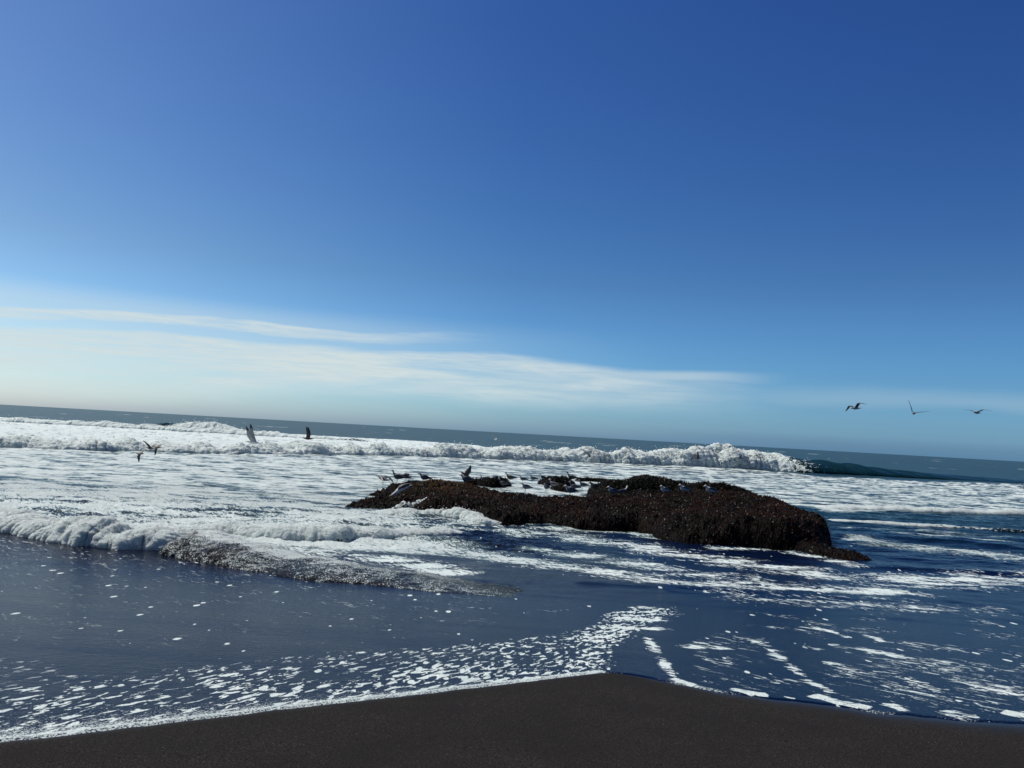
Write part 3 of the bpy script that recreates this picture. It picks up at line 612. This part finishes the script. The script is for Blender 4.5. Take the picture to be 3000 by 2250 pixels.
def col_main(P0, r):
    n = len(P0); red = np.clip(.25+3.2*fbm2(P0[:, 0]*.8+4, P0[:, 1]*.9, 4, .6)+.9*(P0[:, 2]-.5)+.3*r.normal(size=n), 0, 1)
    hump = at(1300, 1418, .68); g = np.exp(-(((P0[:, 0]-hump[0])/1.2)**2+((P0[:, 1]-hump[1])/1.6)**2))
    gold = np.clip(g*1.1*(r.rand(n) < .75)+.5*(r.rand(n) < .06), 0, 1); sheen_specks = (r.rand(n) < .07)*r.rand(n)*1.0  # random pale specks paint sheen highlights onto the growth
    return np.stack([red, gold, sheen_specks, np.ones(n)], 1)
def col_kelp(P0, r):
    n = len(P0); return np.stack([r.rand(n), (r.rand(n) < .1)*.6, (r.rand(n) < .03)*.8, np.ones(n)], 1)
RV = resample(np.array([at(1262, 1462, .45)[:2], at(1205, 1474, .38)[:2], at(1150, 1484, .31)[:2], at(1105, 1492, .27)[:2]]), 90)
q_ = np.linspace(-1, 1, 16)[None]*np.linspace(.16, .42, 90)[:, None]; tn = np.gradient(RV, axis=0); tn /= np.linalg.norm(tn, axis=1)[:, None]
RX = RV[:, 0:1]-tn[:, 1:2]*q_+.05*fbm2(RV[:, 0:1]*3, q_*4, 2); RY = RV[:, 1:2]+tn[:, 0:1]*q_; RZ = rock_h(RX, RY)+.035+.02*fbm2(RX*6, RY*4, 3)-.05*(np.abs(np.linspace(-1, 1, 16))[None]**3)
cR = np.stack([np.clip(.62+.5*fbm2(RX*2, RY*3, 3), 0, 1)*(1-np.abs(np.linspace(-1, 1, 16))[None]**2*.5), RX*0+.3, RX*0, RX*0+.2], -1).reshape(-1, 4)
dw = mesh_np('draining_water', np.stack([RX, RY, RZ], -1).reshape(-1, 3), gridfaces(90, 16), FROTH_N, attr=cR); tag(dw, 'white water draining off the left ledge of the rock', 'water', kind='structure')
scatter('mussel_bed', Vr, Fr, 70000, .042, MUSSEL, rock, col_main, .12)
scatter('weed_fronds', Vr, Fr, 16000, .085, MUSSEL, rock, col_main, .2, aspect=4.0, lift=.5, seed=5, flat=.2)

def ledge(px, top, wid, label, n=3500, group='low kelp-covered rocks in the water behind the main rock', size=.11):
    Pp = smoothpath(np.array([at(a, b, c)[:2] for (a, b), c in zip(px, top)]), 60, 4); hz = np.interp(np.linspace(0, 1, 60), np.linspace(0, 1, len(top)), top)
    x = np.arange(Pp[:, 0].min()-wid, Pp[:, 0].max()+wid, .05); y = np.arange(Pp[:, 1].min()-wid, Pp[:, 1].max()+wid, .06); gX, gY = np.meshgrid(x, y)
    wx = gX+.15*fbm2(gX*1.5, gY*1.5, 3); wy = gY+.15*fbm2(gX*1.5+5, gY*1.5, 3); d, u, s = polydist(wx, wy, Pp); h = np.interp(u, np.linspace(0, 1, 60), hz)
    e = np.clip(1-(d/wid)**2, 0, 1)**.5; z = np.where(d < wid, -.1+(h+.1)*e, -.1)*1.0+.10*fbm2(gX*2.2+7, gY*1.8, 4, .6)*e
    Vv = np.stack([gX, gY, z+.02*rng.normal(size=z.shape)*e], -1).reshape(-1, 3); Ff = gridfaces(*gX.shape); Ff = Ff[(z.ravel()[Ff].max(1) > -.08)]; Vv, Ff = compact(Vv, Ff)
    ob = mesh_np('kelp_rock', Vv, Ff, ROCK, smooth=False); tag(ob, label, 'rock', group)
    scatter('kelp', Vv, Ff, n, size, KELP, ob, col_kelp, .02, aspect=3.5, lift=.7, seed=int(px[0][0]), flat=.25, updir=.45); return ob
ledge([(1790, 1412), (1850, 1405), (1900, 1396), (1950, 1404), (2020, 1420)], [.6, .76, .86, .82, .62], .8, 'largest kelp rock, a humped black mass behind the right half of the main rock', 9000, size=.15)
ledge([(2010, 1424), (2050, 1417), (2088, 1416), (2125, 1432), (2200, 1448)], [.6, .78, .84, .64, .4], .65, 'ragged kelp rock at the right end of the row behind the main rock', 5000, size=.15)
ledge([(1378, 1404), (1402, 1406)], [.35, .3], .35, 'small kelp-covered rock at the left end of the row behind the main rock', 1200)
ledge([(1418, 1402), (1445, 1399), (1475, 1403)], [.42, .52, .42], .42, 'spiky low kelp rock, second from the left in the row behind', 2200)
ledge([(1600, 1404), (1622, 1397), (1645, 1400), (1662, 1407)], [.3, .52, .48, .25], .45, 'rounded kelp mound alone near the middle of the row behind', 1800)
ledge([(1700, 1401), (1745, 1402), (1800, 1405)], [.2, .2, .22], .35, 'thin flat kelp ledge just left of the humped kelp rock', 1600, size=.07)
ledge([(1748, 1424), (1775, 1434), (1795, 1442)], [.52, .50, .42], .42, 'slanting kelp rock in front of the flat ledge, beside the perched brown gull', 1800)
ledge([(1630, 1416), (1650, 1420), (1668, 1430)], [.38, .38, .25], .3, 'small dark kelp rock among the standing gulls in the white pool', 1300, size=.08)
ledge([(1860, 1440), (1900, 1438), (1960, 1442)], [.5, .5, .45], .4, 'low kelp rock between the main rock and the humped kelp rock', 2500)

# ------------------------------------------------------------------ gulls
def loft(rings, nseg=12, cap=True):
    """rings: (x, y, z, half width, half height) along the body"""
    V = []; Ff = []
    for (x, y, z, a, b) in rings:
        for k in range(nseg):
            t_ = 2*math.pi*k/nseg; V.append((x, y+a*math.cos(t_), z+b*math.sin(t_)))
    n = len(rings)
    for i in range(n-1):
        for k in range(nseg):
            Ff.append((i*nseg+k, i*nseg+(k+1) % nseg, (i+1)*nseg+(k+1) % nseg, (i+1)*nseg+k))
    c0 = len(V); V.append(rings[0][:3]); c1 = len(V); V.append(rings[-1][:3])
    for k in range(nseg):
        Ff.append((c0, (k+1) % nseg, k, k)); Ff.append((c1, (n-1)*nseg+k, (n-1)*nseg+(k+1) % nseg, (n-1)*nseg+(k+1) % nseg))
    return V, Ff
def pymesh(name, V, Ff, mats, parent=None, mi=None):
    Ff = [tuple(dict.fromkeys(f)) for f in Ff]
    me = bpy.data.meshes.new(name); me.from_pydata([tuple(v) for v in V], [], Ff)
    for m in mats: me.materials.append(m)
    for i, p in enumerate(me.polygons):
        p.use_smooth = True
        if mi: p.material_index = mi[i]
    o = bpy.data.objects.new(name, me); COL.objects.link(o); o.parent = parent; return o
def densify(K, n=22):
    K = np.array(K, float); d = np.r_[0, np.cumsum(np.linalg.norm(np.diff(K[:, :3], axis=0), axis=1))]; t_ = np.linspace(0, d[-1], n)
    Q = np.stack([np.interp(t_, d, K[:, j]) for j in range(5)], 1); Q[1:-1] = (Q[:-2]+2*Q[1:-1]+Q[2:])/4; return [tuple(q) for q in Q]
def body(root, rings, mb, mh, headx):
    V, Ff = loft(densify(rings, 26), 14)
    c = [sum(V[i][0] for i in set(f))/len(set(f)) for f in Ff]; mi = [1 if x > headx else 0 for x in c]
    return pymesh('body', V, Ff, [mb, mh], root, mi)
def tube(name, pts, rad, mat, root, nseg=6):
    V = []; Ff = []
    for i, p in enumerate(pts):
        p = Vector(p); q = Vector(pts[min(i+1, len(pts)-1)]); o_ = Vector(pts[max(i-1, 0)]); d_ = (q-o_).normalized()
        a = d_.orthogonal().normalized(); b = d_.cross(a); rr = rad[i]
        for k in range(nseg): V.append(p+(a*math.cos(k*2*math.pi/nseg)+b*math.sin(k*2*math.pi/nseg))*rr)
    for i in range(len(pts)-1):
        for k in range(nseg): Ff.append((i*nseg+k, i*nseg+(k+1) % nseg, (i+1)*nseg+(k+1) % nseg, (i+1)*nseg+k))
    Ff.append(tuple(range(nseg))[::-1]); Ff.append(tuple(range((len(pts)-1)*nseg, len(pts)*nseg)))
    return pymesh(name, V, Ff, [mat], root)
def legs(root, mat, zb=.13, x0=-.005):
    for s in (-1, 1):
        V = [(x0, s*.03, zb)]; o_ = None
        pts = [(x0-.01, s*.028, zb+.02), (x0-.015, s*.03, .075), (x0+.0, s*.03, .01), (x0+.05, s*.032, .003)]
        l = tube('leg', pts, [.008, .0055, .0055, .004], mat, root)
        f = pymesh('foot', [(x0-.005, s*.03, .012), (x0+.06, s*.03-.028, .002), (x0+.065, s*.03, .004), (x0+.06, s*.03+.028, .002), (x0-.015, s*.03, 0)],
                   [(0, 1, 2), (0, 2, 3), (4, 2, 1), (4, 3, 2), (0, 4, 1), (0, 3, 4)], [mat], l)
def folded_wings(root, mat, tipmat, z=.195, x=.10, tail=-.36, dz=-.03, open_=0.0):
    for s in (-1, 1):
        R_ = [(x, s*.052, z, .012, .02), (x-.03, s*.064, z+.005, .018, .045), (x-.13, s*.066, z+.012, .02, .052), (x-.24, s*(.052+open_*.3), z+.0, .018, .042), (x-.33, s*(.035+open_*.6), z+dz*.5, .013, .025), (tail, s*(.018+open_), z+dz, .008, .010)]
        V, Ff = loft(densify(R_, 14), 8); c = [sum(V[i][0] for i in set(f))/len(set(f)) for f in Ff]
        pymesh('wing', V, Ff, [mat, tipmat], root, [1 if q < tail+.13 else 0 for q in c])
def bill(root, p, d, L, mat):
    p = Vector(p); d = Vector(d).normalized()
    tube('bill', [p-d*.012, p+d*L*.35, p+d*L*.75, p+d*L+Vector((0, 0, -.006))], [.012, .010, .009, .002], mat, root, 8)
def eyes(root, x, z, yw):
    for s in (-1, 1):
        V, Ff = loft([(x-.005, s*yw, z, .001, .001), (x-.003, s*yw, z, .003, .004), (x, s*yw, z, .004, .005), (x+.003, s*yw, z, .003, .004), (x+.005, s*yw, z, .001, .001)], 8)
        pymesh('eye', V, Ff, [M_DBILL], root)
PAL = {'pale': (F_LIGHT, F_LIGHT, F_UNDER, F_DARK, M_BILL), 'kelp': (F_WHITE_SHADED, F_WHITE_SHADED, F_BLACK, F_BLACK, M_BILL), 'grey': (F_GREY, F_PALE, F_DARK, F_BLACK, M_DBILL), 'blue': (F_PALE, F_WHITE_SHADED, F_DARK, F_BLACK, M_BILL), 'brown': (F_BROWN, F_BROWN, F_BROWN, F_BLACK, M_DBILL)}
def empty(name): o_ = bpy.data.objects.new(name, None); o_.empty_display_size = .1; COL.objects.link(o_); return o_
def make_stand(pal, pose):
    mb, mh, mw, mt, ml = PAL[pal]; r_ = empty('gull')
    if pose == 'up':      # neck raised
        K = [(-.33, 0, .155, .035, .006), (-.24, 0, .165, .045, .02), (-.15, 0, .17, .062, .048), (-.05, 0, .175, .078, .07), (.04, 0, .185, .078, .078), (.10, 0, .215, .066, .070), (.135, 0, .255, .050, .055), (.145, 0, .295, .042, .044), (.155, 0, .330, .040, .042), (.175, 0, .350, .040, .038), (.20, 0, .347, .031, .028), (.222, 0, .340, .012, .012)]
        K = [(a, b, c, d, e) for a, b, c, d, e in K]; body(r_, K, mb, mh, .125); bill(r_, (.215, 0, .340), (1, 0, -.12), .06, ml); eyes(r_, .187, .354, .034)
    elif pose == 'rest':  # head drawn in
        K = [(-.33, 0, .14, .035, .006), (-.24, 0, .155, .045, .02), (-.15, 0, .165, .066, .05), (-.05, 0, .175, .084, .075), (.04, 0, .185, .086, .085), (.10, 0, .21, .068, .075), (.13, 0, .25, .045, .05), (.145, 0, .275, .040, .040), (.165, 0, .29, .037, .036), (.19, 0, .288, .028, .025), (.212, 0, .28, .012, .012)]
        body(r_, K, mb, mh, .118); bill(r_, (.205, 0, .281), (1, 0, -.2), .058, ml); eyes(r_, .177, .292, .032)
    else:                 # stooping, head low and tail high
        K = [(-.33, 0, .29, .035, .006), (-.24, 0, .265, .045, .022), (-.15, 0, .235, .062, .048), (-.05, 0, .205, .078, .068), (.04, 0, .17, .078, .072), (.11, 0, .135, .056, .056), (.16, 0, .10, .036, .040), (.20, 0, .07, .032, .034), (.235, 0, .055, .033, .031), (.262, 0, .045, .024, .022), (.28, 0, .038, .010, .010)]
        body(r_, K, mb, mh, .13); bill(r_, (.275, 0, .04), (1, 0, -.5), .058, ml); eyes(r_, .246, .06, .029)
    if pose == 'stoop':
        for s in (-1, 1):
            R_ = [(.09, s*.05, .19, .012, .02), (.05, s*.064, .215, .018, .04), (-.06, s*.066, .255, .02, .045), (-.17, s*.05, .285, .018, .036), (-.26, s*.03, .31, .012, .02), (-.36, s*.016, .335, .007, .008)]
            V, Ff = loft(densify(R_, 14), 8); pymesh('wing', V, Ff, [mw], r_)
    else: folded_wings(r_, mw, mt, z=.198, dz=-.02 if pose == 'up' else -.045)
    legs(r_, M_LEG); return r_
def wing(root, side, span, a1, a2, sweep1, sweep2, mat, tipm, c0=.185, x0=.09, z0=.03, under=None):
    """one opened wing: root, wrist and tip with thickness; a1,a2 = lift angles of inner and outer half; sweeps in degrees, + to the tail"""
    n = 16; V = []; Ff = []; ns = 8
    p = Vector((x0, side*.05, z0)); P_ = [p.copy()]; inner = .42*span; outer = .58*span
    for i in range(1, n+1):
        f = i/n; k = sst(np.array(f), .34, .50); a_ = R(a1*(1-k)+a2*k); sw = R(sweep1*(1-k)+sweep2*k); L_ = span/n
        p = p+Vector((-math.sin(sw)*L_, side*math.cos(sw)*math.cos(a_)*L_, math.cos(sw)*math.sin(a_)*L_)); P_.append(p.copy())
    for i, p in enumerate(P_):
        f = i/n; ch = float(np.interp(f, [0, .1, .42, .7, .9, 1], [c0*1.0, c0*1.05, c0*.95, c0*.68, c0*.38, c0*.08])); th = .016*(1-f*.75)
        nxt = P_[min(i+1, n)]; prv = P_[max(i-1, 0)]; d_ = (nxt-prv).normalized(); up = Vector((0, -d_.z*side, abs(d_.y)+1e-4)).normalized()
        for k in range(ns):
            t_ = 2*math.pi*k/ns; xx = ch*(.5*math.cos(t_)-.5)+ch*.12; zz = th*math.sin(t_)*(.5+.5*max(0, math.cos(t_)*.8+.2)); V.append(p+Vector((xx, 0, 0))+up*zz)
    for i in range(n):
        for k in range(ns): Ff.append((i*ns+k, i*ns+(k+1) % ns, (i+1)*ns+(k+1) % ns, (i+1)*ns+k))
    Ff.append(tuple(range(ns))[::-1]); Ff.append(tuple(range(n*ns, n*ns+ns)))
    mi = []
    for i in range(n):
        for k in range(ns): mi.append(1 if i >= n*.72 else (2 if (k >= ns//2 and under) else 0))
    mi += [0, 1]
    return pymesh('wing', V, Ff, [mat, tipm, under or mat], root, mi)
def make_fly(pal, Lw, Rw, span=.62, under=F_UNDER, legs_down=False):
    mb, mh, mw, mt, ml = PAL[pal]; r_ = empty('gull')
    K = [(-.30, 0, 0, .050, .005), (-.24, 0, 0, .045, .012), (-.16, 0, 0, .038, .034), (-.06, 0, 0, .060, .058), (.05, 0, 0, .066, .064), (.13, 0, .005, .050, .052), (.19, 0, .012, .035, .036), (.225, 0, .018, .034, .035), (.25, 0, .018, .030, .029), (.275, 0, .014, .012, .012)]
    body(r_, K, mb, mh, .15); bill(r_, (.268, 0, .014), (1, 0, -.15), .055, ml); eyes(r_, .247, .024, .028)
    wing(r_, 1, span, *Lw, mw, mt, under=under); wing(r_, -1, span, *Rw, mw, mt, under=under)
    if legs_down:
        for s in (-1, 1): tube('leg', [(-.03, s*.025, -.04), (-.03, s*.028, -.1), (-.02, s*.03, -.17), (.03, s*.03, -.18)], [.007, .0055, .005, .004], M_LEG, r_)
    return r_
protos = {}
def copy_tree(o_, parent=None):
    c = o_.copy(); COL.objects.link(c); c.parent = parent
    for ch in list(o_.children): copy_tree(ch, c)
    return c
def ground_z(x, y):
    return max(float(rock_h(np.array([[x]]), np.array([[y]]))[0, 0]), float(wat0(y))-.02)
def stand(px, py, z, pal, pose, yaw, size, label):
    """feet at that spot; yaw in degrees, 180 faces the left of the picture"""
    key = (pal, pose)
    if key not in protos: protos[key] = make_stand(pal, pose); o_ = protos[key]
    else: o_ = copy_tree(protos[key])
    p = at(px, py, z); o_.location = (p[0], p[1], z-.012); o_.rotation_euler = (0, 0, R(yaw)); o_.scale = (size*.92, size*1.18, size*1.2)
    tag(o_, label, 'gull', 'gulls standing on and around the rock'); return o_
S = 1.0
# (px, py of the feet, height of what carries it, plumage, pose, yaw, size, label)
birds = [
 (1162, 1414, .57, 'grey', 'up', 172, 1.05, 'upright pale-necked gull between two gulls stretching their wings on the left'),
 (1240, 1414, .64, 'grey', 'rest', 188, .95, 'dark gull crouching low on the golden weed of the left hump, beak to the left'),
 (1172, 1456, .45, 'kelp', 'stoop', 196, 1.12, 'black-backed gull stooping with its head down on the wet ledge at the left'),
 (1362, 1419, .62, 'grey', 'rest', 180, 1.0, 'gull standing on the hump right under the gull with raised wings'),
 (1416, 1416, .22, 'blue', 'up', 180, .95, 'gull wading just right of the small leftmost kelp rock'),
 (1472, 1428, .2, 'grey', 'up', 176, .92, 'gull standing nearest the open water in front of the spiky low kelp rock'),
 (1492, 1412, .22, 'brown', 'up', 184, 1.1, 'brown gull at the right end of the spiky low kelp rock'),
 (1530, 1414, .2, 'grey', 'up', 180, .9, 'dark gull just right of the brown gull in the row at the back'),
 (1560, 1412, .2, 'blue', 'up', 180, .9, 'small upright gull alone in the water left of the rounded kelp mound'),
 (1588, 1406, .25, 'blue', 'up', 200, .75, 'small pale-headed gull touching the left end of the rounded kelp mound'),
 (1538, 1440, .24, 'blue', 'rest', 190, 1.0, 'blue-grey gull standing alone in the white pool, head drawn in'),
 (1600, 1440, .24, 'grey', 'rest', 235, .95, 'gull half turned towards the viewer in the pool, left of the small dark kelp rock'),
 (1619, 1430, .24, 'blue', 'up', 150, .95, 'blue-grey gull looking over the shoulder of the half-turned one'),
 (1668, 1453, .42, 'blue', 'rest', 192, 1.08, 'blue-grey gull nearest the rock edge, in front of a darker gull'),
 (1680, 1440, .3, 'grey', 'up', 176, 1.0, 'darker gull standing right behind the blue-grey gull at the rock edge'),
 (1672, 1412, .25, 'brown', 'up', 165, 1.2, 'brown gull stretched on the water just right of the rounded kelp mound'),
 (1706, 1432, .25, 'grey', 'up', 180, .95, 'grey gull midway between the row at the back and the slanting kelp rock'),
 (1738, 1438, .35, 'brown', 'rest', 200, 1.05, 'brown gull perched against the slanting kelp rock'),
 (1792, 1455, .57, 'blue', 'rest', 205, 1.0, 'white-breasted dark gull on the rock edge below the slanting kelp rock'),
 (1826, 1453, .57, 'blue', 'up', 20, .85, 'small pale gull facing right beside the white-breasted one'),
 (1945, 1451, .64, 'kelp', 'rest', 215, 1.0, 'white-fronted gull below the top of the humped kelp rock'),
 (2002, 1449, .68, 'kelp', 'rest', 200, 1.05, 'white-fronted black-backed gull, second from the right end of the perched row'),
 (2078, 1453, .76, 'kelp', 'rest', 190, 1.05, 'black-backed gull at the right end of the perched row'),
]
for b_ in birds: stand(*b_)

def fly(px, py, y, pal, yaw, pitch, roll, Lw, Rw, label, size=1.0, span=.62, under=F_UNDER, grp='gulls in flight over the surf', legs_down=False):
    r_ = make_fly(pal, Lw, Rw, span, under, legs_down); p = far(px, py, y); r_.location = tuple(p)
    r_.rotation_euler = (Matrix.Rotation(R(yaw), 3, 'Z') @ Matrix.Rotation(R(-pitch), 3, 'Y') @ Matrix.Rotation(R(roll), 3, 'X')).to_euler(); r_.scale = (size,)*3
    tag(r_, label, 'gull', grp); return r_
# yaw 180: flying to the left; the bird's own left wing (+) is then the one nearer the camera
fly(2507, 1196, 34, 'kelp', 202, -4, 10, (42, -22, 5, 20), (34, -34, -5, 10), 'gull gliding with arched wings, first of the three in the sky', grp='three gulls in the sky on the right', under=F_DARK)
fly(2677, 1211, 36, 'kelp', 232, 0, -6, (16, 14, 5, 20), (70, 62, 0, 12), 'gull banking with one wing straight up, middle of the three in the sky', grp='three gulls in the sky on the right', under=F_DARK)
fly(2862, 1209, 36, 'kelp', 210, 0, 0, (28, -8, 10, 20), (20, 4, 0, 15), 'gull with flat spread wings, last of the three in the sky', grp='three gulls in the sky on the right', under=F_DARK)
fly(744, 1296, 31, 'pale', 186, 3, -6, (58, 78, -28, -12), (78, 92, -24, -4), 'large pale gull with one wing held straight up, skimming the surf on the left', size=1.05, span=.66)
fly(903, 1285, 42, 'brown', 184, 0, 0, (68, 80, 8, -12), (84, 92, 8, -6), 'dark gull with both wings straight up, right of the large pale one', under=F_DARK)
fly(411, 1329, 28, 'brown', 183, 0, 0, (-60, -78, 0, 20), (35, 15, 20, 30), 'dark seabird beating its wings down, lowest of the three over the left foam', size=.56, under=F_DARK, grp='small dark seabirds low over the foam on the left')
fly(441, 1313, 30, 'brown', 183, 0, 0, (58, 50, -20, -30), (40, 20, 20, 30), 'small dark seabird with wings raised, first of the pair over the foam on the left', size=.60, under=F_DARK, grp='small dark seabirds low over the foam on the left')
fly(461, 1310, 30, 'brown', 183, 0, 0, (-58, -76, 0, 10), (30, 10, 20, 30), 'small dark seabird with wings lowered, second of the pair over the foam on the left', size=.58, under=F_DARK, grp='small dark seabirds low over the foam on the left')
fly(1452, 1287, 46, 'pale', 285, 5, -38, (14, -10, 5, 15), (14, -8, 5, 15), 'white gull seen tilted with both wings spread, above the surf left of centre', size=.85)
fly(1727, 1336, 42, 'brown', 290, 0, -22, (14, 8, 5, 15), (24, 20, 5, 15), 'dark gull tilted over the white crest just right of the centre', size=.8, under=F_DARK)
fly(2045, 1342, 42, 'brown', 190, -6, 0, (50, 65, -10, -10), (40, 20, 0, 10), 'dark gull beating low in front of the tallest white crest', size=.7, under=F_DARK)
fly(3003, 1432, 28, 'brown', 250, 0, -30, (14, 8, 5, 15), (34, 30, 5, 15), 'dark bird cut by the right edge of the picture', size=.6, under=F_DARK)
# birds on the rock with open wings
def perched_open(px, py, z, pal, yaw, Lw, Rw, label, size=1.0, span=.42, pitch=12):
    r_ = make_fly(pal, Lw, Rw, span, F_DARK, True); p = at(px, py, z); r_.location = (p[0], p[1], z+.17*size)
    r_.rotation_euler = (Matrix.Rotation(R(yaw), 3, 'Z') @ Matrix.Rotation(R(-pitch), 3, 'Y')).to_euler(); r_.scale = (size,)*3
    tag(r_, label, 'gull', 'gulls standing on and around the rock'); return r_
perched_open(1122, 1417, .52, 'grey', 150, (25, -45, 20, 60), (15, -50, 10, 40), 'dark gull with drooping half-open wings, leftmost on the rock', 1.05, .5)
perched_open(1186, 1411, .59, 'blue', 188, (25, -20, 40, 70), (35, 5, 30, 60), 'blue-grey gull half opening its wings, right of the upright pale-necked one', 1.1, .40)
perched_open(1365, 1404, .52, 'brown', 200, (75, 95, 10, 0), (55, 70, 10, 20), 'brown gull landing with wings raised high above the left hump', 1.0, .45, 25)
